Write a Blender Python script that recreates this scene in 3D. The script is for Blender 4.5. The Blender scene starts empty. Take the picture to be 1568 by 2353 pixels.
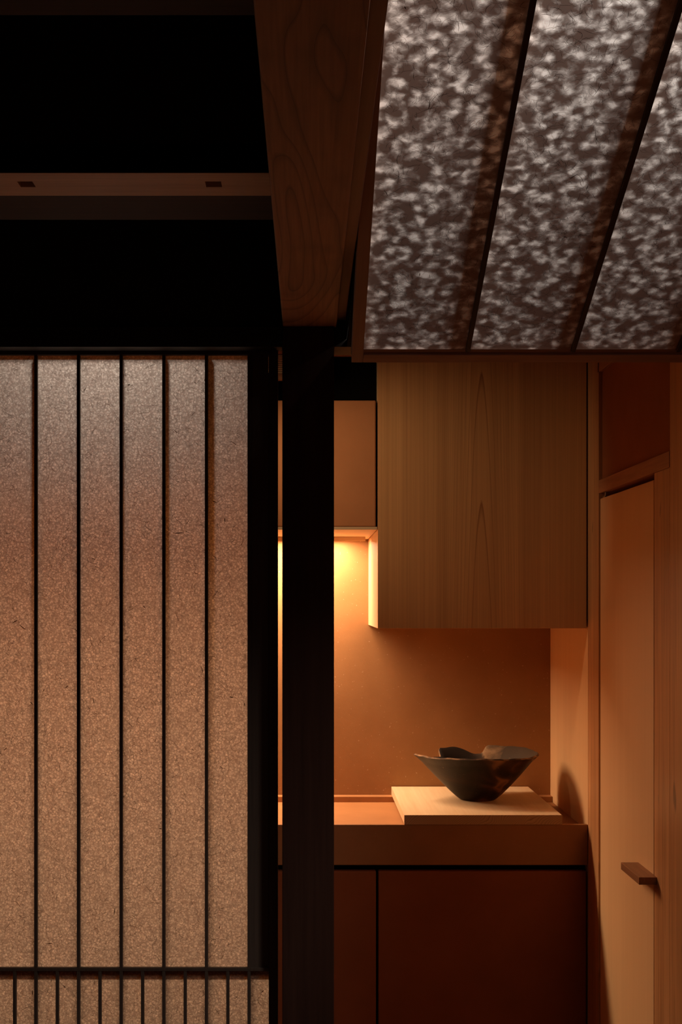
import bpy, bmesh, math, random
from mathutils import Vector, Matrix

# ------------------------------------------------------------------ camera
ZC = 1.318                      # eye height (m)
F = 3190.0                      # focal length in pixels of the 1568x2353 frame
VX, VY = 708.0, 1383.0          # where the depth lines meet
scene = bpy.context.scene
col = scene.collection
cam_d = bpy.data.cameras.new('camera')
cam = bpy.data.objects.new('camera', cam_d)
col.objects.link(cam)
cam.location = (0, 0, ZC)
cam.rotation_euler = (math.radians(90), 0, 0)
cam_d.sensor_fit = 'VERTICAL'
cam_d.sensor_height = 36.0
cam_d.lens = F / 2353 * 36.0
cam_d.shift_x = (784 - VX) / 2353
cam_d.shift_y = (VY - 1176.5) / 2353
cam_d.clip_start = 0.02
scene.camera = cam

# ------------------------------------------------------------------ world, lights, exposure
w = bpy.data.worlds.new('dim_room'); scene.world = w; w.use_nodes = True
w.node_tree.nodes['Background'].inputs[0].default_value = (1.0, 0.43, 0.25, 1)
w.node_tree.nodes['Background'].inputs[1].default_value = 0.032
vs = scene.view_settings
vs.view_transform = 'Standard'; vs.look = 'None'; vs.exposure = 0.0; vs.gamma = 1.0
vs.use_curve_mapping = False
scene.cycles.use_denoising = True
scene.cycles.max_bounces = 10
scene.cycles.diffuse_bounces = 6
scene.cycles.sample_clamp_indirect = 4.0

def light(name, kind, loc, energy, color, **kw):
    d = bpy.data.lights.new(name, kind)
    d.energy = energy; d.color = color
    o = bpy.data.objects.new(name, d); col.objects.link(o); o.location = loc
    tgt = kw.pop('target', None)
    for k, v in kw.items(): setattr(d, k, v)
    if tgt is not None:
        o.rotation_euler = (Vector(tgt) - Vector(loc)).to_track_quat('-Z', 'Y').to_euler()
    return o

# daylight falling through the skylight above the sloping paper panel
light('skylight_daylight', 'AREA', (1.02, 0.84, ZC + 1.28), 6.2, (1.0, 0.92, 0.85),
      shape='RECTANGLE', size=0.22, size_y=0.5, target=(0.50, 1.20, ZC + 0.74), spread=math.radians(76))
# pale ceiling lamp of the kitchen, behind the sliding screen
light('kitchen_ceiling_lamp', 'SPOT', (-0.36, 2.68, ZC + 0.66), 9.0, (1.0, 0.90, 0.82),
      shadow_soft_size=0.04, spot_size=math.radians(105), spot_blend=1.0, target=(-0.36, 2.42, ZC + 0.40))
# unseen warm spot added to wash the cabinet fronts from the left
light('cabinet_fill_spot', 'SPOT', (-0.30, 2.60, ZC + 0.40), 5.2, (1.0, 0.67, 0.39),
      shadow_soft_size=0.04, spot_size=math.radians(62), spot_blend=1.0, target=(0.14, 2.90, ZC + 0.24))

def X(px, D): return (px - VX) * D / F
def Z(py, D): return ZC - (py - VY) * D / F

# ------------------------------------------------------------------ materials
class NT:
    def __init__(s, name):
        s.m = bpy.data.materials.new(name); s.m.use_nodes = True
        s.t = s.m.node_tree; s.t.nodes.clear()
        s.out = s.t.nodes.new('ShaderNodeOutputMaterial')
    def n(s, kind, **kw):
        nd = s.t.nodes.new('ShaderNode' + kind)
        for k, v in kw.items(): setattr(nd, k, v)
        return nd
    def l(s, a, b): s.t.links.new(a, b)
    def put(s, sock, v):
        if hasattr(v, 'is_output'): s.l(v, sock)
        elif v is not None: sock.default_value = v
    def math(s, op, a, b=None, c=None, clamp=False):
        nd = s.n('Math', operation=op, use_clamp=clamp)
        for i, v in enumerate((a, b, c)): s.put(nd.inputs[i], v) if v is not None else None
        return nd.outputs[0]
    def coords(s, scale=(1, 1, 1), loc=(0, 0, 0), rot=(0, 0, 0)):
        tc = s.n('TexCoord'); mp = s.n('Mapping')
        s.l(tc.outputs['Object'], mp.inputs[0])
        mp.inputs['Scale'].default_value = scale; mp.inputs['Location'].default_value = loc
        mp.inputs['Rotation'].default_value = rot
        return mp.outputs[0]
    def noise(s, vec, scale, detail=3, rough=0.5, dist=0.0):
        nd = s.n('TexNoise'); s.l(vec, nd.inputs['Vector'])
        nd.inputs['Scale'].default_value = scale; nd.inputs['Detail'].default_value = detail
        nd.inputs['Roughness'].default_value = rough; nd.inputs['Distortion'].default_value = dist
        return nd.outputs[0]
    def ramp(s, fac, stops):
        nd = s.n('ValToRGB'); s.l(fac, nd.inputs[0]); r = nd.color_ramp
        while len(r.elements) < len(stops): r.elements.new(0.5)
        for e, (p, c) in zip(r.elements, stops):
            e.position = p
            e.color = tuple(c) + (1,) if len(c) == 3 else c
        return nd.outputs[0]
    def mix(s, f, a, b, blend='MIX'):
        nd = s.n('Mix', data_type='RGBA', blend_type=blend)
        s.put(nd.inputs[0], f)
        for i, v in ((6, a), (7, b)):
            if isinstance(v, tuple) and len(v) == 3: v = v + (1,)
            s.put(nd.inputs[i], v)
        return nd.outputs[2]
    def bsdf(s, color, rough=0.6, bump=None, strength=0.2, dist=0.001, spec=0.4, metal=0.0):
        b = s.n('BsdfPrincipled')
        if isinstance(color, tuple) and len(color) == 3: color = color + (1,)
        s.put(b.inputs['Base Color'], color); s.put(b.inputs['Roughness'], rough)
        b.inputs['Specular IOR Level'].default_value = spec
        b.inputs['Metallic'].default_value = metal
        if bump is not None:
            bp = s.n('Bump'); bp.inputs['Strength'].default_value = strength
            bp.inputs['Distance'].default_value = dist
            s.l(bump, bp.inputs['Height']); s.l(bp.outputs[0], b.inputs['Normal'])
        s.l(b.outputs[0], s.out.inputs[0])
        return s.m

def grain_scale(axis, k, a=0.035):
    v = [k, k, k]; v['xyz'.index(axis)] = k * a
    return tuple(v)

def wood(name, light_c, dark_c, axis='z', k=160, rough=0.55, contrast=1.0, knots=False, spec=0.35):
    t = NT(name)
    v = t.coords(grain_scale(axis, 1.0))
    fine = t.noise(v, k, 4, 0.6, 0.3)
    broad = t.noise(v, k * 0.16, 2, 0.5, 0.6)
    f = t.math('ADD', t.math('MULTIPLY', fine, 0.55), t.math('MULTIPLY', broad, 0.45))
    c = t.ramp(f, [(0.5 - 0.2 / contrast, dark_c), (0.5 + 0.2 / contrast, light_c)])
    if knots:
        kn = t.noise(t.coords(grain_scale(axis, 1.0, 0.35), (3.1, 1.7, 0.4)), 26, 1, 0.4)
        c = t.mix(t.ramp(kn, [(0.74, (0, 0, 0)), (0.80, (0.8, 0.8, 0.8))]), c, tuple(x * 0.3 for x in dark_c))
    return t.bsdf(c, rough, fine, 0.25, 0.0006, spec)

def cathedral(name, light_c, dark_c, xc, apex, steep, rough=0.5):
    """flat-sawn board seen on its face: nested arches up the middle, straight lines to the sides (object x / z)"""
    t = NT(name)
    tc = t.n('TexCoord'); sp = t.n('SeparateXYZ'); t.l(tc.outputs['Object'], sp.inputs[0])
    v = t.coords((1, 1, 0.03))
    wob = t.noise(v, 22, 2, 0.5)
    dx = t.math('ADD', t.math('SUBTRACT', sp.outputs[0], xc), t.math('MULTIPLY', t.math('SUBTRACT', wob, 0.5), 0.012))
    ph = t.math('ADD', t.math('MULTIPLY', t.math('POWER', t.math('ABSOLUTE', dx), 1.75), steep),
                t.math('MULTIPLY', sp.outputs[2], 1.0 / apex))
    fr = t.math('FRACT', ph)
    ring = t.ramp(fr, [(0.0, (0, 0, 0)), (0.86, (0.12,) * 3), (0.965, (1, 1, 1)), (1.0, (0, 0, 0))])
    near = t.ramp(t.math('ABSOLUTE', dx), [(0.0, (0.95,) * 3), (0.07, (0.5,) * 3), (0.16, (0.2,) * 3)])
    fine = t.noise(t.coords((1, 1, 0.006)), 330, 3, 0.6)
    broad = t.noise(t.coords((1, 1, 0.01), (5, 0, 0)), 48, 2, 0.5)
    f = t.math('ADD', t.math('MULTIPLY', fine, 0.5), t.math('MULTIPLY', broad, 0.5))
    c = t.ramp(f, [(0.32, tuple(0.55 * a + 0.45 * b for a, b in zip(light_c, dark_c))), (0.66, light_c)])
    c = t.mix(t.math('MULTIPLY', ring, near), c, dark_c)
    return t.bsdf(c, rough, fine, 0.12, 0.0004, 0.35)

def contour_wood(name, light_c, dark_c):
    """old cedar with wandering growth lines, grain along object y"""
    t = NT(name)
    v = t.coords((1, 0.14, 1), (0.35, 0.12, 0))
    h = t.noise(v, 9.0, 1.5, 0.4, 0.5)
    fr = t.math('FRACT', t.math('MULTIPLY', h, 15.0))
    ln = t.ramp(fr, [(0.0, (0.9,) * 3), (0.035, (0.55,) * 3), (0.11, (0,) * 3), (0.75, (0.0,) * 3), (1.0, (0.45,) * 3)])
    fine = t.noise(t.coords((1, 0.02, 1)), 190, 4, 0.6)
    c = t.ramp(fine, [(0.3, tuple(0.7 * a for a in light_c)), (0.7, light_c)])
    c = t.mix(ln, c, dark_c)
    blot = t.noise(t.coords((1, 0.5, 1), (1.3, 4, 0)), 14, 2, 0.5)
    c = t.mix(t.ramp(blot, [(0.55, (0,) * 3), (0.8, (0.5,) * 3)]), c, dark_c)
    return t.bsdf(c, 0.62, fine, 0.2, 0.0006, 0.3)

def plaster(name, c1, c2, rough=0.85, k=14, spec=0.2, speck=0.0):
    t = NT(name)
    v = t.coords()
    n1 = t.noise(v, k, 5, 0.6)
    n2 = t.noise(v, 420, 3, 0.6)
    c = t.ramp(n1, [(0.3, c1), (0.7, c2)])
    c = t.mix(0.12, c, t.ramp(n2, [(0.35, c1), (0.65, c2)]), 'MIX')
    if speck:
        sp = t.noise(t.coords((1, 1, 1), (7, 3, 1)), 260, 1, 0.3)
        c = t.mix(t.ramp(sp, [(0.765, (0,) * 3), (0.80, (speck,) * 3)]), c, (0.9, 0.75, 0.55))
    b = t.math('ADD', t.math('MULTIPLY', n1, 1.0), t.math('MULTIPLY', n2, 0.35))
    return t.bsdf(c, rough, b, 0.25, 0.0015, spec)

def flat(name, c, rough=0.7, spec=0.2, metal=0.0):
    t = NT(name)
    n = t.noise(t.coords(), 60, 3)
    cc = t.ramp(n, [(0.3, tuple(x * 0.8 for x in c)), (0.7, c)])
    return t.bsdf(cc, rough, n, 0.05, 0.0005, spec, metal)

def paper(name, cell, thin, thick, front, big=False, seed=(0, 0, 0)):
    """hand-made fibre paper: a sheet of uneven thickness that lets light through"""
    t = NT(name)
    v = t.coords((1, 1, 1), seed)
    ds = t.n('TexNoise'); t.l(v, ds.inputs[0]); ds.inputs['Scale'].default_value = cell * 0.9
    ds.inputs['Detail'].default_value = 2
    off = t.n('VectorMath', operation='MULTIPLY_ADD'); t.l(ds.outputs[1], off.inputs[0])
    off.inputs[1].default_value = ((1.3 if big else 1.9) / cell,) * 3; t.l(v, off.inputs[2])
    vo = t.n('TexVoronoi', feature='DISTANCE_TO_EDGE'); t.l(off.outputs[0], vo.inputs['Vector'])
    vo.inputs['Scale'].default_value = cell
    edge = t.ramp(vo.outputs['Distance'], [(0.0, (0,) * 3), (0.14, (0.5,) * 3), (0.42, (1,) * 3)])
    n1 = t.noise(off.outputs[0], cell * (0.55 if not big else 0.6), 4, 0.6, 0.4)
    n2 = t.noise(v, cell * 2.2, 3, 0.6, 0.8)
    if big:
        blob = t.noise(v, cell, 1.6, 0.45, 0.25)
        fine = t.noise(off.outputs[0], cell * 4.5, 3, 0.6, 1.0)
        sv = t.n('TexVoronoi', feature='SMOOTH_F1'); t.l(off.outputs[0], sv.inputs['Vector'])
        sv.inputs['Scale'].default_value = cell * 0.85; sv.inputs['Smoothness'].default_value = 0.4
        ball = t.math('SUBTRACT', 0.62, t.math('MULTIPLY', sv.outputs['Distance'], 0.85))
        h = t.math('ADD', t.math('MULTIPLY', blob, 0.62), t.math('MULTIPLY', ball, 0.55))
        h = t.math('ADD', h, t.math('MULTIPLY', t.math('SUBTRACT', fine, 0.5), 0.20))
        d = t.ramp(h, [(0.33, (0.0,) * 3), (0.43, (0.14,) * 3), (0.52, (0.45,) * 3), (0.63, (1,) * 3)])
    else:
        sv = t.n('TexVoronoi', feature='SMOOTH_F1'); t.l(off.outputs[0], sv.inputs['Vector'])
        sv.inputs['Scale'].default_value = cell; sv.inputs['Smoothness'].default_value = 0.35
        dots = t.ramp(sv.outputs['Distance'], [(0.10, (1,) * 3), (0.34, (0.55,) * 3), (0.58, (0.0,) * 3)])
        mixd = t.math('ADD', t.math('MULTIPLY', dots, 0.40), t.math('MULTIPLY', edge, 0.34))
        d = t.math('MULTIPLY', t.math('ADD', mixd, 0.26),
                   t.ramp(n1, [(0.3, (0.50,) * 3), (0.7, (1,) * 3)]))
    c = t.mix(d, thick, thin)
    tr = t.n('BsdfTranslucent'); t.l(c, tr.inputs[0])
    df = t.n('BsdfDiffuse'); df.inputs[0].default_value = front + (1,)
    ad = t.n('AddShader'); t.l(tr.outputs[0], ad.inputs[0]); t.l(df.outputs[0], ad.inputs[1])
    t.l(ad.outputs[0], t.out.inputs[0])
    return t.m

def fibre(name, c):
    t = NT(name)
    n = t.noise(t.coords(), 90, 2)
    tr = t.n('BsdfTranslucent'); t.l(t.ramp(n, [(0.35, tuple(x * 0.4 for x in c)), (0.7, c)]), tr.inputs[0])
    df = t.n('BsdfDiffuse'); df.inputs[0].default_value = (0.05, 0.03, 0.02, 1)
    ad = t.n('AddShader'); t.l(tr.outputs[0], ad.inputs[0]); t.l(df.outputs[0], ad.inputs[1])
    t.l(ad.outputs[0], t.out.inputs[0])
    return t.m

M = {}
M['black_wood'] = wood('black_stained_wood', (0.075, 0.034, 0.022), (0.045, 0.020, 0.013), 'z', 120, 0.85, spec=0.1)
M['black_wood_x'] = wood('black_stained_wood_lying', (0.030, 0.019, 0.015), (0.014, 0.009, 0.007), 'x', 120, 0.6)
M['lacquer'] = wood('dark_screen_wood', (0.11, 0.072, 0.052), (0.07, 0.046, 0.034), 'z', 200, 0.6)
M['void'] = flat('matte_near_black', (0.006, 0.004, 0.003), 0.9, 0.05)  # matte near-black for recesses, carcasses, backings and hidden boards
M['dark_plaster'] = plaster('smoked_plaster', (0.030, 0.018, 0.012), (0.045, 0.028, 0.018))
M['beam'] = contour_wood('old_cedar_beam', (0.55, 0.30, 0.17), (0.20, 0.11, 0.07))
M['beam_side'] = wood('old_cedar_side', (0.36, 0.19, 0.11), (0.22, 0.11, 0.06), 'y', 140)
M['pine_x'] = wood('planed_pine_rail', (0.80, 0.52, 0.32), (0.56, 0.33, 0.19), 'x', 230, 0.5)
M['ceil_x'] = wood('smoked_ceiling_board', (0.060, 0.022, 0.012), (0.030, 0.011, 0.006), 'x', 90, 0.7)
M['hinoki'] = cathedral('pale_cypress_face', (0.78, 0.44, 0.19), (0.36, 0.15, 0.055), -0.004, 0.27, 900)
M['hinoki_side'] = wood('pale_cypress_edge', (0.62, 0.45, 0.27), (0.52, 0.35, 0.19), 'z', 160, 0.5)
M['hinoki_top'] = wood('pale_cypress_board', (0.86, 0.68, 0.44), (0.74, 0.53, 0.31), 'y', 150, 0.45)
M['hinoki_under'] = wood('pale_cypress_underside', (0.84, 0.62, 0.38), (0.72, 0.50, 0.28), 'x', 150, 0.5)
M['endgrain'] = None
M['clay'] = plaster('ochre_clay_wall', (0.32, 0.166, 0.070), (0.385, 0.205, 0.090), 0.9, 9, 0.15, 0.35)
M['clay_counter'] = plaster('ochre_mortar_worktop', (0.36, 0.165, 0.062), (0.42, 0.198, 0.077), 0.6, 12, 0.3, 0.2)
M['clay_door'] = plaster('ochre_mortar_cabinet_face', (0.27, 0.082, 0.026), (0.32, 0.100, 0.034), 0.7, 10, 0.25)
M['clay_face_lit'] = plaster('ochre_mortar_lit_face', (0.56, 0.240, 0.100), (0.62, 0.275, 0.118), 0.75, 10, 0.2)  # same mortar as the lower doors, painted brighter for the light it catches
M['clay_panel'] = plaster('rust_clay_infill', (0.33, 0.125, 0.048), (0.38, 0.15, 0.060), 0.9, 10, 0.15)
M['door_face'] = wood('washed_timber_door', (0.90, 0.61, 0.32), (0.78, 0.50, 0.25), 'z', 26, 0.55, 0.7)
M['jamb'] = wood('aged_pine_post', (0.80, 0.45, 0.20), (0.48, 0.23, 0.095), 'z', 130, 0.36, 1.1, True, 0.5)
M['lintel_y'] = wood('aged_pine_lintel', (0.58, 0.29, 0.14), (0.34, 0.15, 0.07), 'y', 150, 0.5, 1.2)
M['walnut'] = wood('walnut_handle', (0.40, 0.20, 0.095), (0.25, 0.11, 0.05), 'y', 150, 0.45)
M['frame_pine'] = wood('grey_brown_panel_frame', (0.56, 0.37, 0.27), (0.42, 0.27, 0.19), 'y', 170, 0.6)
M['frame_pine_x'] = wood('grey_brown_panel_rail', (0.54, 0.34, 0.245), (0.40, 0.24, 0.17), 'x', 170, 0.6)
M['strip'] = wood('dark_panel_strip', (0.06, 0.036, 0.025), (0.035, 0.021, 0.015), 'y', 170, 0.6)
M['steel'] = flat('polished_steel', (0.8, 0.78, 0.75), 0.2, 0.5, 1.0)
M['floor'] = wood('floor_boards', (0.30, 0.16, 0.085), (0.20, 0.105, 0.052), 'y', 60, 0.5)
M['shoji_paper'] = paper('screen_fibre_paper', 235, (0.60, 0.54, 0.46), (0.115, 0.084, 0.067), (0.12, 0.09, 0.07))
M['panel_paper'] = paper('ceiling_fibre_paper', 62, (0.95, 0.92, 0.89), (0.095, 0.070, 0.060), (0.32, 0.20, 0.15), True, (2.3, 0.7, 0))
M['fibre'] = fibre('paper_fibre', (0.12, 0.078, 0.055))

t = NT('endgrain_cypress')
tc = t.n('TexCoord'); sp = t.n('SeparateXYZ'); t.l(tc.outputs['Object'], sp.inputs[0])
ng = t.noise(t.coords(), 12, 2)
ph = t.math('ADD', t.math('MULTIPLY', t.math('ADD', sp.outputs[0], t.math('MULTIPLY', sp.outputs[2], -1.4)), 150),
            t.math('MULTIPLY', ng, 20))
fr = t.math('FRACT', ph)
c = t.ramp(fr, [(0, (0.62, 0.40, 0.22)), (0.7, (0.55, 0.34, 0.18)), (0.95, (0.36, 0.20, 0.10)), (1, (0.62, 0.40, 0.22))])
M['endgrain'] = t.bsdf(c, 0.6)

t = NT('led_diffuser')
em = t.n('Emission'); em.inputs[0].default_value = (1.0, 0.645, 0.395, 1); em.inputs[1].default_value = 56.0
t.l(em.outputs[0], t.out.inputs[0]); M['led'] = t.m

t = NT('burnished_black_pottery')
v = t.coords((0.8, 0.8, 2.2), (0.4, 0, 0.1))
nz = t.noise(v, 8, 2, 0.5, 0.7)
n2 = t.noise(t.coords(), 120, 3)
c = t.ramp(nz, [(0.36, (0.008, 0.004, 0.002)), (0.46, (0.018, 0.008, 0.004)), (0.53, (0.055, 0.022, 0.009)), (0.58, (0.22, 0.10, 0.038)), (0.65, (0.05, 0.023, 0.010)), (0.70, (0.010, 0.006, 0.003))])
pt = t.noise(t.coords(), 240, 1)
c = t.mix(t.ramp(pt, [(0.76, (0,) * 3), (0.8, (0.5,) * 3)]), c, (0.35, 0.22, 0.12))
M['pottery'] = t.bsdf(c, t.ramp(nz, [(0.4, (0.50,) * 3), (0.7, (0.62,) * 3)]), n2, 0.3, 0.0008, 0.22)
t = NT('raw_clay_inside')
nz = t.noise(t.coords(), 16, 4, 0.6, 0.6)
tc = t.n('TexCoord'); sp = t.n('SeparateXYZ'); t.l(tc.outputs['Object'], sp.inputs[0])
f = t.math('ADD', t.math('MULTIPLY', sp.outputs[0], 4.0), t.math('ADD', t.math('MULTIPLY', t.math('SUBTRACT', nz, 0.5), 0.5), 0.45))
c = t.ramp(f, [(0.44, (0.012, 0.008, 0.006)), (0.54, (0.05, 0.032, 0.02)), (0.59, (0.34, 0.22, 0.12)), (0.64, (0.22, 0.14, 0.075)), (0.74, (0.065, 0.045, 0.028)), (1.0, (0.085, 0.060, 0.038))])  # sooty, shaded left and lit tan band painted into the colour along x
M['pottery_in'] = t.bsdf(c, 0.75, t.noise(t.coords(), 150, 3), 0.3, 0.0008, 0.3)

t = NT('raw_clay_rim')
c = t.ramp(t.noise(t.coords(), 40, 3), [(0.4, (0.05, 0.028, 0.015)), (0.65, (0.30, 0.18, 0.09))])
M['raw_rim'] = t.bsdf(c, 0.8)

# ------------------------------------------------------------------ builders
def add_box(bm, x0, x1, y0, y1, z0, z1, bevel=0.0):
    b2 = bmesh.new()
    bmesh.ops.create_cube(b2, size=1.0)
    for v in b2.verts:
        v.co = Vector(((x0 + x1) / 2 + v.co.x * (x1 - x0), (y0 + y1) / 2 + v.co.y * (y1 - y0), (z0 + z1) / 2 + v.co.z * (z1 - z0)))
    if bevel:
        bmesh.ops.bevel(b2, geom=b2.edges[:], offset=bevel, segments=2, affect='EDGES', profile=0.5)
    me = bpy.data.meshes.new('tmp'); b2.to_mesh(me); b2.free()
    bm.from_mesh(me); bpy.data.meshes.remove(me)

def link(name, bm, mat, parent=None, origin=(0, 0, 0), smooth=False):
    me = bpy.data.meshes.new(name)
    bmesh.ops.recalc_face_normals(bm, faces=bm.faces[:]) if not smooth else None
    bm.to_mesh(me); bm.free()
    for m in (mat if isinstance(mat, (list, tuple)) else [mat]): me.materials.append(m)
    if smooth:
        for p in me.polygons: p.use_smooth = True
    o = bpy.data.objects.new(name, me); col.objects.link(o)
    if parent is not None: o.parent = parent
    else: o.location = origin
    return o

def thing(name, loc, label, cat, group=None, kind=None):
    o = bpy.data.objects.new(name, None); col.objects.link(o); o.location = loc
    o.empty_display_size = 0.05
    return tag(o, label, cat, group, kind)

def tag(o, label, cat=None, group=None, kind=None):
    o['label'] = label
    if cat: o['category'] = cat
    if group: o['group'] = group
    if kind: o['kind'] = kind
    return o

def part(name, boxes, mat, parent, bevel=0.0008):
    """one mesh made of world-space boxes, kept in the local space of its thing"""
    b = parent.location if parent.parent is None else parent.parent.location
    bm = bmesh.new()
    for (x0, x1, y0, y1, z0, z1) in boxes:
        add_box(bm, x0 - b.x, x1 - b.x, y0 - b.y, y1 - b.y, z0 - b.z, z1 - b.z, bevel)
    return link(name, bm, mat, parent)

def solid(name, box, mat, label, cat=None, kind=None, bevel=0.001, group=None):
    x0, x1, y0, y1, z0, z1 = box
    c = Vector(((x0 + x1) / 2, (y0 + y1) / 2, z0))
    bm = bmesh.new()
    add_box(bm, x0 - c.x, x1 - c.x, y0 - c.y, y1 - c.y, z0 - c.z, z1 - c.z, bevel)
    return tag(link(name, bm, mat, None, c), label, cat, group, kind)

# ------------------------------------------------------------------ the room
XW = 0.5855         # right-hand wall plane
YB = 3.35           # back wall of the kitchen niche
YC = 2.90           # front plane of the kitchen units
XL = -0.85
solid('floor', (XL - 0.02, 1.3, -0.6, YB + 0.1, -0.04, 0), M['floor'], 'brown timber floor of the dim room', 'floor', 'structure', 0)
solid('wall_back', (XL, XW + 0.04, YB, YB + 0.08, 0, ZC + 0.95), M['clay'], 'ochre clay wall at the back of the lit kitchen niche', 'wall', 'structure', 0)
solid('wall_left_kitchen', (XL - 0.06, XL, 2.4325, YB + 0.08, 0, ZC + 0.95), M['clay_door'], 'ochre clay end wall of the kitchen hidden behind the screen', 'wall', 'structure', 0)
solid('wall_left', (XL - 0.06, XL, 0.4, 2.432, 0, ZC + 0.95), M['dark_plaster'], 'dark wall at the far left end of the paper screen', 'wall', 'structure', 0)
wr = solid('wall_right', (XW, XW + 0.04, YC + 0.001, YB, 0, ZC + 0.95), M['door_face'], 'warm timber side wall of the niche right of the bowl', 'wall', 'structure', 0)

solid('wall_right_front', (XW + 0.05, XW + 0.09, 0.0, 2.134, 0, ZC + 0.35), M['clay_panel'], 'rust clay wall in front of the golden post, outside the photo', 'wall', 'structure', 0)
ceil = thing('ceiling', (-0.4, 1.6, ZC + 0.80), 'smoked dark boarded ceiling above the paper screen', 'ceiling', None, 'structure')
yy = 0.70
while yy < 2.35:
    part('plank', [(XL, -0.046, yy, min(yy + 0.185, 2.368), ZC + 0.80, ZC + 0.82)], M['ceil_x'], ceil, 0.002)
    yy += 0.1875
solid('wall_upper', (XL, -0.0435, 2.370, 2.43, ZC + 0.4685, ZC + 0.83), M['dark_plaster'], 'nearly black wall strip above the screen lintel', 'wall', 'structure', 0)
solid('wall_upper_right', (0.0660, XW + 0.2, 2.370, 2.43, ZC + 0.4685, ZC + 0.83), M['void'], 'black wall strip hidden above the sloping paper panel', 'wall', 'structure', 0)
solid('shade_upright', (0.0660, XW + 0.2, 2.116, 2.122, ZC + 0.378, ZC + 0.4335), M['void'], 'unseen black upright added to block skylight leaking behind the sloping panel', 'board', 'structure', 0)  # unseen upright, added only to stop skylight leaking under the beam
solid('shade_side_board', (0.0645, 0.0657, 2.124, 2.3595, ZC + 0.447, ZC + 0.83), M['void'], 'unseen black side board added to block skylight leaking past the beam end', 'board', 'structure', 0)  # added light blocker between the beam end and the panel
solid('shade_board', (0.0660, XW + 0.2, 2.116, 2.3595, ZC + 0.4338, ZC + 0.446), M['void'], 'unseen black board added to block skylight leaking above the sloping paper panel', 'board', 'structure', 0)  # added light blocker bridging panel and lintel, out of view
solid('ceiling', (XL, XW + 0.04, 2.431, YB + 0.08, ZC + 0.95, ZC + 0.98), M['clay_panel'], 'clay ceiling of the kitchen niche behind the screen', 'ceiling', 'structure', 0)

# ---- beam and post
beam = thing('ceiling_beam', (0.003, 1.5, ZC + 0.4665), 'massive old cedar beam running overhead onto the black post', 'beam')
part('timber', [(-0.0427, 0.0486, 0.30, 2.438, ZC + 0.4665, ZC + 0.85)], M['beam'], beam, 0.002)
part('edge_batten', [(0.0488, 0.0640, 0.70, 2.352, ZC + 0.4775, ZC + 0.70)], M['beam_side'], beam, 0.001)
post = solid('black_post', (-0.0435, 0.0442, 2.350, 2.440, 0, ZC + 0.4660), M['black_wood'], 'square black-stained post between the paper screen and the kitchen', 'post', None, 0.0015)

lin = thing('screen_lintel', (-0.45, 2.40, ZC + 0.433), 'nearly black grooved lintel over the paper screen, butting the post', 'lintel')
part('front_lip', [(XL, -0.0440, 2.360, 2.397, ZC + 0.4334, ZC + 0.4682)], M['black_wood_x'], lin)
part('rear_lip', [(XL, -0.0440, 2.434, 2.440, ZC + 0.4440, ZC + 0.4682)], M['black_wood_x'], lin)
part('groove_top', [(XL, -0.0440, 2.397, 2.434, ZC + 0.4440, ZC + 0.4682)], M['black_wood_x'], lin)
solid('short_lintel', (0.0446, XW, 2.360, 2.440, ZC + 0.4334, ZC + 0.4682), M['black_wood_x'], 'short black lintel right of the post, under the sloping panel', 'lintel')

# ---- slotted pine rail and dark rails, upper left
D0, D1, zr = 1.781, 1.880, ZC + 0.55
rail = thing('slotted_rail', (-0.45, 1.83, zr), 'reddish pine rail with two slots crossing the dark ceiling into the beam', 'rail')
slots = [(X(39, 1.8163), X(74, 1.8163)), (X(471, 1.8163), X(508, 1.8163))]
sa, sb = 1.8163, 1.841
bx = [(XL, -0.0435, D0, sa, zr, zr + 0.035), (XL, -0.0435, sb, D1, zr, zr + 0.035)]
xs = [XL] + [v for s in slots for v in s] + [-0.0435]
for i in range(0, len(xs), 2): bx.append((xs[i], xs[i + 1], sa, sb, zr, zr + 0.035))
part('rail_board', bx, M['pine_x'], rail, 0)
part('dark_facing', [(XL, -0.0435, D0 - 0.003, D0 - 0.0002, zr + 0.0006, zr + 0.036)], M['void'], rail, 0)
for a, b in slots:
    part('slot_plug', [(a, b, sa, sb, zr + 0.012, zr + 0.035)], M['void'], rail, 0)
solid('dark_joist', (XL, -0.0435, 1.8815, 2.003, zr + 0.001, ZC + 0.798), M['ceil_x'], 'smoked dark joist directly behind the slotted pine rail', 'joist')
solid('dark_joist', (XL, -0.0435, 1.28, 1.468, ZC + 0.62, ZC + 0.798), M['ceil_x'], 'smoked dark joist along the top edge of the photo, above the slotted rail', 'joist')

# ------------------------------------------------------------------ fibres
def ribbons(bm, rng, place, count, lmin, lmax, wmin, wmax, inside, curl):
    n = 0
    while n < count:
        u, v = place(rng)
        L = rng.uniform(lmin, lmax) * (0.5 + rng.random() ** 2)
        wd = rng.uniform(wmin, wmax)
        a = rng.uniform(0, 2 * math.pi); k = rng.gauss(0, curl); seg = 7
        pts = []
        for i in range(seg + 1):
            pts.append((u, v, a))
            k += rng.gauss(0, curl * 0.5)
            a += k * L / seg
            u += math.cos(a) * L / seg; v += math.sin(a) * L / seg
        if not all(inside(p[0], p[1]) for p in pts): continue
        prev = None
        for i, (pu, pv, pa) in enumerate(pts):
            ww = wd * (0.25 + 0.75 * math.sin(math.pi * (i + 0.3) / (seg + 0.6)))
            nx, ny = -math.sin(pa) * ww / 2, math.cos(pa) * ww / 2
            pr = (bm.verts.new(to3(pu + nx, pv + ny)), bm.verts.new(to3(pu - nx, pv - ny)))
            if prev: bm.faces.new((prev[0], prev[1], pr[1], pr[0]))
            prev = pr
        n += 1

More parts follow.
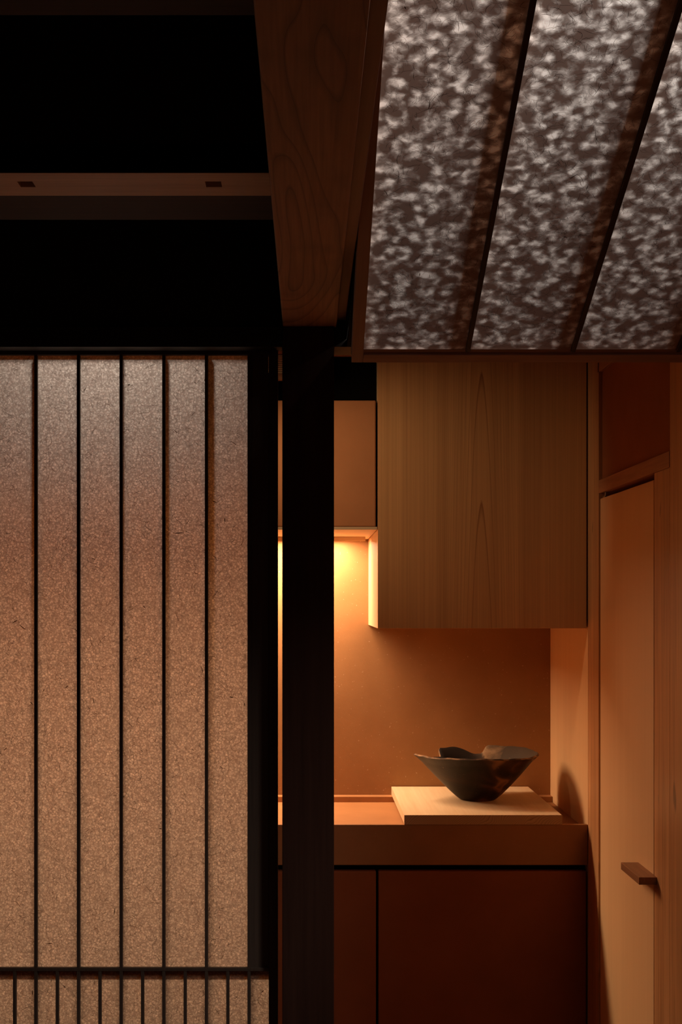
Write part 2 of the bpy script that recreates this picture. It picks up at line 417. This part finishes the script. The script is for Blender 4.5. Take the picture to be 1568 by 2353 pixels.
# ------------------------------------------------------------------ paper screen
DS = 2.400
sh = thing('shoji_screen', (-0.45, 2.415, 0.0), 'backlit paper sliding screen with slim black lattice left of the post', 'screen')
zt, zb = Z(797, DS), 0.02
z_pt = Z(815.5, DS); z_m1, z_m0 = Z(2224, DS), Z(2231.5, DS)
xr0, xr1 = X(618, DS), X(638.5, DS)
part('stile', [(xr0, xr1, DS, DS + 0.030, zb, zt)], M['lacquer'], sh)
part('stile', [(XL + 0.002, XL + 0.03, DS, DS + 0.030, zb, zt)], M['lacquer'], sh)
part('top_rail', [(XL + 0.03, xr0, DS, DS + 0.0185, z_pt, zt)], M['lacquer'], sh)
part('bottom_rail', [(XL + 0.03, xr0, DS, DS + 0.030, zb, zb + 0.06)], M['lacquer'], sh)
bars = [572.5 - 98.1 * i for i in range(0, 10)]
half = [b - 48.8 for b in bars]
bw = 3.6
for i, b in enumerate(bars):
    part('lattice_bar', [(X(b - bw, DS), X(b + bw, DS), DS, DS + 0.008, zb + 0.06, z_pt)], M['lacquer'], sh, 0.0004)
    part('rear_bar', [(X(b - bw + 0.6, DS), X(b + bw - 0.6, DS), DS + 0.0102, DS + 0.026, zb + 0.06, z_pt)], M['lacquer'], sh, 0.0004)
for b in half:
    part('short_bar', [(X(b - bw, DS), X(b + bw, DS), DS, DS + 0.008, zb + 0.06, z_m0)], M['lacquer'], sh, 0.0004)
part('middle_rail', [(XL + 0.03, xr0, DS - 0.0005, DS + 0.008, z_m0, z_m1)], M['lacquer'], sh, 0.0004)
part('rear_middle_rail', [(XL + 0.03, xr0, DS + 0.0102, DS + 0.028, z_m0, z_m1)], M['lacquer'], sh, 0.0004)
# dark filler strip beside the stile, stops at the middle rail, with a sliver of a gap at its top right
xf0, xf1 = X(576, DS), xr0
part('filler_board', [(xf0, xf1 - 0.0011, DS + 0.005, DS + 0.0095, z_m1, z_pt), (xf1 - 0.0011, xf1, DS + 0.005, DS + 0.0095, z_m1, z_pt - 0.03)],
     M['lacquer'], sh, 0)
DP = DS + 0.0091
edges = [XL + 0.03] + [X(b, DS) for b in reversed(bars)]
panes = [(edges[i], edges[i + 1], z_m1 - 0.001, z_pt) for i in range(len(edges) - 1)]
le = sorted(edges + [X(b, DS) for b in half if X(b, DS) > XL + 0.03]) + [xr0]
panes += [(le[i], le[i + 1], zb + 0.06, z_m0 + 0.001) for i in range(len(le) - 1)]
for (x0, x1, z0, z1) in panes:
    bm = bmesh.new(); b = sh.location
    vs_ = [bm.verts.new((x - b.x, DP - b.y, z - b.z)) for x, z in ((x0, z0), (x1, z0), (x1, z1), (x0, z1))]
    bm.faces.new(vs_)
    link('paper_pane', bm, M['shoji_paper'], sh)
rng = random.Random(5)
b = sh.location
to3 = lambda u, v: (u - b.x, DP - 0.0004 - b.y, v - b.z)
bm = bmesh.new()
barx = [X(q, DS) for q in bars]
def in_sheet(u, v):
    if u < X(-20, DS) or u > xr0 or v < Z(2390, DS) or v > z_pt: return False
    if v > z_m1: return u < X(570, DS)
    return True
place = lambda r: (r.uniform(X(-20, DS), xr0), r.uniform(Z(2390, DS), z_pt))
ribbons(bm, rng, place, 8000, 0.004, 0.013, 0.00022, 0.00050, in_sheet, 110)
ribbons(bm, rng, place, 900, 0.008, 0.020, 0.0004, 0.0007, in_sheet, 75)
ribbons(bm, rng, place, 45, 0.006, 0.012, 0.0010, 0.0018, in_sheet, 25)
fo = link('paper_fibres', bm, M['fibre'], sh); fo['kind'] = 'stuff'

# ------------------------------------------------------------------ sloping paper panel
tilt = math.atan(0.433)
DPn = 2.100
px0 = X(808, DPn)
pan = thing('sloping_paper_panel', (px0, DPn, Z(828, DPn)), 'sloping translucent fibre-paper panel with dark strips hanging from upper right', 'panel')
pan.rotation_euler = (math.pi - tilt, 0, 0)
PW, PL = 0.66, 1.40
def pbox(name, boxes, mat, bevel=0.0006):
    bm = bmesh.new()
    for q in boxes: add_box(bm, *q, bevel)
    return link(name, bm, mat, pan)
pbox('stile', [(0, 0.0172, 0, PL, -0.026, 0.004)], M['frame_pine'])
pbox('stile', [(PW - 0.017, PW, 0, PL, -0.026, 0.004)], M['frame_pine'])
pbox('bottom_rail', [(0.0174, PW - 0.0172, 0, 0.020, -0.026, 0.004)], M['frame_pine_x'])
pbox('light_baffle', [(0.0005, 0.004, 0.002, 0.42, -0.13, -0.0262)], M['void'], 0)  # unseen sheet added to stop skylight spilling left over the panel
pbox('inner_rail', [(0.0174, PW - 0.0172, 0.0202, 0.030, -0.010, 0.0005)], M['frame_pine_x'])
st = [X(q, 2.078) - px0 for q in (1074, 1315)]
pitch = st[1] - st[0]
st += [st[1] + pitch, st[1] + 2 * pitch]
st = [s for s in st if s < PW - 0.03]
for s in st:
    pbox('strip', [(s - 0.0034, s + 0.0034, 0.0302, PL, 0.0010, 0.006)], M['strip'])
    pbox('rear_batten', [(s - 0.0050, s + 0.0030, 0.0302, PL, -0.0165, -0.0010)], M['frame_pine'])
ed = [0.0172] + st + [PW - 0.017]
for i in range(len(ed) - 1):
    bm = bmesh.new()
    bm.faces.new([bm.verts.new(q) for q in ((ed[i], 0.030, 0), (ed[i + 1], 0.030, 0), (ed[i + 1], PL, 0), (ed[i], PL, 0))])
    link('paper_pane', bm, M['panel_paper'], pan)
to3 = lambda u, v: (u, v, 0.0005)
bm = bmesh.new(); rng = random.Random(11)
inp = lambda u, v: 0.02 < u < 0.60 and 0.032 < v < 0.95 and min(abs(u - s) for s in st) > 0.004
place = lambda r: (r.uniform(0.02, 0.60), r.uniform(0.03, 0.95))
ribbons(bm, rng, place, 8000, 0.008, 0.022, 0.00018, 0.00040, inp, 70)
ribbons(bm, rng, place, 700, 0.010, 0.026, 0.0003, 0.0006, inp, 55)
ribbons(bm, rng, place, 40, 0.006, 0.012, 0.0008, 0.0014, inp, 25)
fo = link('paper_fibres', bm, M['fibre'], pan); fo['kind'] = 'stuff'

# ------------------------------------------------------------------ kitchen niche
# wall cabinets
zc0 = Z(1217, YC)
lc = thing('wall_cabinet', (-0.35, 3.12, zc0), 'clay-faced wall cabinet left of the cypress cabinet, partly behind the black post', 'cabinet')
xlc = X(864, YC)
part('face', [(XL, xlc, YC, YC + 0.020, zc0 + 0.0065, Z(920, YC))], M['clay_face_lit'], lc, 0.002)
part('carcass', [(XL, xlc, YC + 0.0205, YB, zc0 + 0.0065, Z(920, YC) - 0.002)], M['void'], lc, 0)
part('bottom_panel', [(XL, X(867, YC), YC + 0.001, YB, zc0, zc0 + 0.006)], M['hinoki_under'], lc, 0)
rc = thing('wall_cabinet', (0.366, 3.12, Z(1444, YC)), 'tall pale cypress wall cabinet with arched grain above the bowl', 'cabinet')
xrc0, xrc1, zrc = X(868.5, YC), X(1348.5, YC), Z(1444, YC)
part('face', [(xrc0, xrc1, YC, YC + 0.020, zrc, ZC + 0.75)], M['hinoki'], rc, 0.0006)
part('side_panel', [(xrc0, xrc0 + 0.018, YC + 0.0201, YB, zrc, ZC + 0.75)], M['hinoki_side'], rc, 0.0004)
part('carcass', [(xrc0 + 0.0182, xrc1, YC + 0.0201, YB, zrc + 0.004, ZC + 0.745)], M['hinoki_side'], rc, 0)
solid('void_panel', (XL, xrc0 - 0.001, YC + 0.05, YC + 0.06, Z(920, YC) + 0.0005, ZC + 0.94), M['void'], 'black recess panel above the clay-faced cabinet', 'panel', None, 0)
hz0, hz1 = Z(814, 2.86), Z(793.5, 2.86)
solid('header_strip', (XL, 0.13, 2.862, 2.892, hz0 + 0.0002, hz1), M['lintel_y'], 'thin orange timber strip above the black recess, behind the post', 'strip')
gr = thing('slat_grille', (-0.44, 2.87, Z(872, 2.86)), 'small pale slatted grille glimpsed left of the black post', 'grille')
g0, g1 = Z(858, 2.86), Z(815, 2.86)
part('lower_rail', [(XL, -0.020, 2.862, 2.880, Z(872, 2.86), g0)], M['lintel_y'], gr, 0.0005)
for i in range(9):
    a = g0 + (g1 - g0) * (i + 0.12) / 9; c_ = g0 + (g1 - g0) * (i + 0.88) / 9
    part('slat', [(XL, -0.020, 2.862, 2.876, a, c_)], M['hinoki_under'], gr, 0.0003)
part('backing', [(XL, -0.020, 2.8765, 2.884, g0, g1)], M['walnut'], gr, 0)

led = thing('light_strip', (-0.35, 3.325, zc0 - 0.006), 'glowing warm light strip under the clay-faced wall cabinet', 'light')
lx1 = X(835, YB)
part('channel', [(XL + 0.01, lx1, 3.2160, 3.3495, zc0 - 0.0040, zc0 - 0.0005)], M['hinoki_under'], led, 0)
part('lip', [(XL + 0.01, lx1, 3.2160, 3.2195, zc0 - 0.0102, zc0 - 0.0041)], M['hinoki_under'], led, 0)
bm = bmesh.new(); b = led.location
bm.faces.new([bm.verts.new((x - b.x, y - b.y, z - b.z)) for x, y, z in
              ((XL + 0.02, 3.224, zc0 - 0.0048), (XL + 0.02, 3.328, zc0 - 0.0048), (lx1 - 0.040, 3.328, zc0 - 0.0048), (lx1 - 0.040, 3.224, zc0 - 0.0048))])
link('diffuser', bm, M['led'], led)

# worktop: shallow tray with a rim at the back and the front
zw = Z(1895, YC)
wt = thing('worktop', (-0.13, 3.12, zw - 0.0855), 'ochre mortar worktop with a deep front edge and a shallow sunken top', 'worktop')
yr = 2.9 * 1.144
part('front_edge', [(XL, XW - 0.0005, YC, YC + 0.012, Z(1988, YC), zw)], M['clay_counter'], wt, 0.0012)
part('slab', [(XL, XW - 0.0005, YC + 0.0121, YB - 0.0005, Z(1988, YC), zw - 0.0135)], M['clay_counter'], wt, 0)
part('back_rim', [(XL, XW - 0.0005, yr, YB - 0.0005, zw - 0.0134, zw)], M['clay_counter'], wt, 0.0008)

# base cabinet
bc = thing('base_cabinet', (-0.13, 3.13, 0), 'rust-brown base cabinet with flat doors under the ochre worktop', 'cabinet')
zd = Z(2002, YC)
part('carcass', [(XL, XW - 0.001, YC + 0.030, YB - 0.001, 0.0, Z(1988, YC) - 0.0005)], M['void'], bc, 0)
part('door', [(XL, X(864.5, YC), YC, YC + 0.022, 0.06, zd)], M['clay_door'], bc, 0.002)
part('door', [(X(870, YC), X(1348, YC), YC, YC + 0.022, 0.06, zd)], M['clay_door'], bc, 0.002)

# cutting board: faces upwards are long grain, its front edge shows end grain
cx0, cx1 = X(929.5, YC), X(1292.5, YC)
zbt = Z(1873, YC)
cb = thing('cutting_board', ((cx0 + cx1) / 2, 3.12, zw + 0.0003), 'thick pale cypress board lying on the worktop under the bowl', 'board')
part('planks', [(cx0, cx1, YC + 0.002, YB - 0.002, zw + 0.0003, zbt)], M['hinoki_top'], cb, 0.0006)
part('end_grain_edge', [(cx0, cx1, YC - 0.0008, YC + 0.0018, zw + 0.0003, zbt)], M['endgrain'], cb, 0.0003)

# ------------------------------------------------------------------ broken-rimmed bowl
YBo = 3.135
bx_c = X(1098, YBo)
bowl = thing('pottery_bowl', (bx_c, YBo, zbt), 'dark burnished pottery bowl with a torn uneven rim on the pale board', 'bowl')
NS, NR = 144, 26
def sm(a, b, x):
    t_ = max(0.0, min(1.0, (x - a) / (b - a))); return t_ * t_ * (3 - 2 * t_)
def rim(th):
    """height of the torn rim above the board, th in degrees (0 right, 90 back, 180 left, 270 front)"""
    h = 0.1020
    h += 0.0040 * (sm(10, 30, th) - sm(74, 79, th))
    h -= 0.0150 * (sm(73, 79, th) - sm(84, 108, th))
    h -= 0.0185 * (sm(127, 128.5, th) - sm(165, 183, th))
    h += 0.0015 * math.sin(math.radians(th) * 3 + 0.6) * (sm(190, 215, th) - sm(330, 355, th))
    h += 0.0005 * math.sin(math.radians(th) * 11) + 0.0004 * math.sin(math.radians(th) * 23 + 1)
    return h
def prof(s_):
    """radius for a height fraction"""
    return 0.0385 + (0.1340 - 0.0385) * (s_ ** 0.86)
def lobe(th):
    r = 1.0 + 0.055 * math.exp(-((th - 182) / 16.0) ** 2) - 0.03 * math.exp(-((th - 90) / 40.0) ** 2)
    r += 0.012 * math.sin(math.radians(th) * 2 + 0.4) + 0.006 * math.sin(math.radians(th) * 5)
    return r
def surf(th, s_, off):
    H = rim(th); z = s_ * H
    r = prof(s_ * H / 0.102) * (1 + (lobe(th) - 1) * s_)
    flare = 0.004 * max(0, (s_ - 0.85) / 0.15)
    r += flare
    a = math.radians(th)
    n = Vector((math.cos(a) * 0.75, math.sin(a) * 0.75, -0.66))
    return Vector((math.cos(a) * r, math.sin(a) * r, z)) - n * off
ths = [i * 360.0 / NS for i in range(NS)]
bm = bmesh.new()
outer = [[bm.verts.new(surf(th, j / NR, 0)) for th in ths] for j in range(NR + 1)]
for j in range(NR):
    for i in range(NS):
        k = (i + 1) % NS
        bm.faces.new((outer[j][i], outer[j][k], outer[j + 1][k], outer[j + 1][i]))
cbm = bm.verts.new((0, 0, 0.0005))
for i in range(NS): bm.faces.new((cbm, outer[0][(i + 1) % NS], outer[0][i]))
link('body', bm, M['pottery'], bowl, smooth=True)
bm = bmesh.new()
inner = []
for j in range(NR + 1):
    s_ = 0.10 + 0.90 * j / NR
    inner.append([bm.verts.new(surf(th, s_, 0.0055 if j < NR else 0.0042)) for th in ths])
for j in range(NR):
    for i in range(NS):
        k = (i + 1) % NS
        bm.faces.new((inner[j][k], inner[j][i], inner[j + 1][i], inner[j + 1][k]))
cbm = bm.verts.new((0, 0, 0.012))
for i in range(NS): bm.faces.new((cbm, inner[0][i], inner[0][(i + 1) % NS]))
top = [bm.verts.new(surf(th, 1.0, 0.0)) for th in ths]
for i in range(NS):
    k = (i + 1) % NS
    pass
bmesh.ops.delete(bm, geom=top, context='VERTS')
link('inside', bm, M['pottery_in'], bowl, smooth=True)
bm = bmesh.new()
ra = [bm.verts.new(surf(th, 1.0, 0.0)) for th in ths]
rb = [bm.verts.new(surf(th, 1.0, 0.0042)) for th in ths]
for i in range(NS):
    k = (i + 1) % NS
    bm.faces.new((ra[i], rb[i], rb[k], ra[k]))
rm = link('torn_rim', bm, M['raw_rim'], bowl, smooth=True)
rm['label'] = 'rough pale brown broken edge'

# ------------------------------------------------------------------ right-hand wall: door, jambs, lintel
ye, yd0, yd1, yn = 2.788, 2.354, 2.786, 2.245
zl0, zl1 = ZC + 0.218, ZC + 0.2445
ztr = ZC + 0.462
fj = thing('trim_1', (XW + 0.02, 2.845, 0), 'narrow aged pine jamb between the kitchen units and the door', 'jamb', None, 'structure')
part('jamb_board', [(XW, XW + 0.04, 2.806, YC - 0.0005, 0, ZC + 0.75)], M['jamb'], fj, 0.001)
part('stop_strip', [(XW - 0.0015, XW + 0.04, ye, 2.8045, 0, ztr)], M['jamb'], fj, 0.0008)
solid('trim_2', (XW - 0.001, XW + 0.04, yn + 0.0005, ye - 0.0005, zl0, zl1), M['lintel_y'], 'ribbed pine lintel over the narrow door', 'lintel', 'structure')
solid('trim_3', (XW, XW + 0.04, yn + 0.0005, yd0 - 0.008, 0, zl0 - 0.0003), M['jamb'], 'golden pine jamb on the near side of the narrow door', 'jamb', 'structure', 0.001)
solid('trim_4', (XW - 0.001, XW + 0.04, yn + 0.0005, ye - 0.0005, ztr, ZC + 0.56), M['lintel_y'], 'pine rail at the top of the rust clay infill', 'rail', 'structure')
solid('pine_post', (XW, XW + 0.09, 2.135, yn, 0, ZC + 0.75), M['jamb'], 'golden aged pine post at the right edge of the photo', 'post', None, 0.001)
solid('wall_infill', (XW + 0.0060, XW + 0.04, yn + 0.0005, ye - 0.0005, zl1 + 0.0003, ztr - 0.0003), M['clay_panel'], 'rust-red clay infill above the door lintel', 'wall', 'structure', 0)
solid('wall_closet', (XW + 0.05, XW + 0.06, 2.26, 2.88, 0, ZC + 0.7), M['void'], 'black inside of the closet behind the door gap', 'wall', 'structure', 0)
door = thing('door_1', (XW + 0.015, 2.57, 0), 'narrow plain timber door with a horizontal bar handle in the right wall', 'door', None, 'structure')
part('leaf', [(XW + 0.001, XW + 0.028, yd0, yd1 - 0.002, 0.01, ZC + 0.207)], M['door_face'], door, 0.0015)
hd = part('handle', [(XW - 0.0300, XW + 0.0008, 2.328, 2.463, ZC - 0.4745, ZC - 0.4620)], M['walnut'], door, 0.0006)
hd['label'] = 'dark brown wooden bar handle'
hb = part('pivot_hinge', [(XW + 0.002, XW + 0.022, 2.744, 2.766, ZC + 0.2072, ZC + 0.2100), (XW + 0.004, XW + 0.012, 2.748, 2.757, ZC + 0.2100, ZC + 0.2178)], M['steel'], door, 0.0005)
hb['label'] = 'small bright steel pivot hinge'
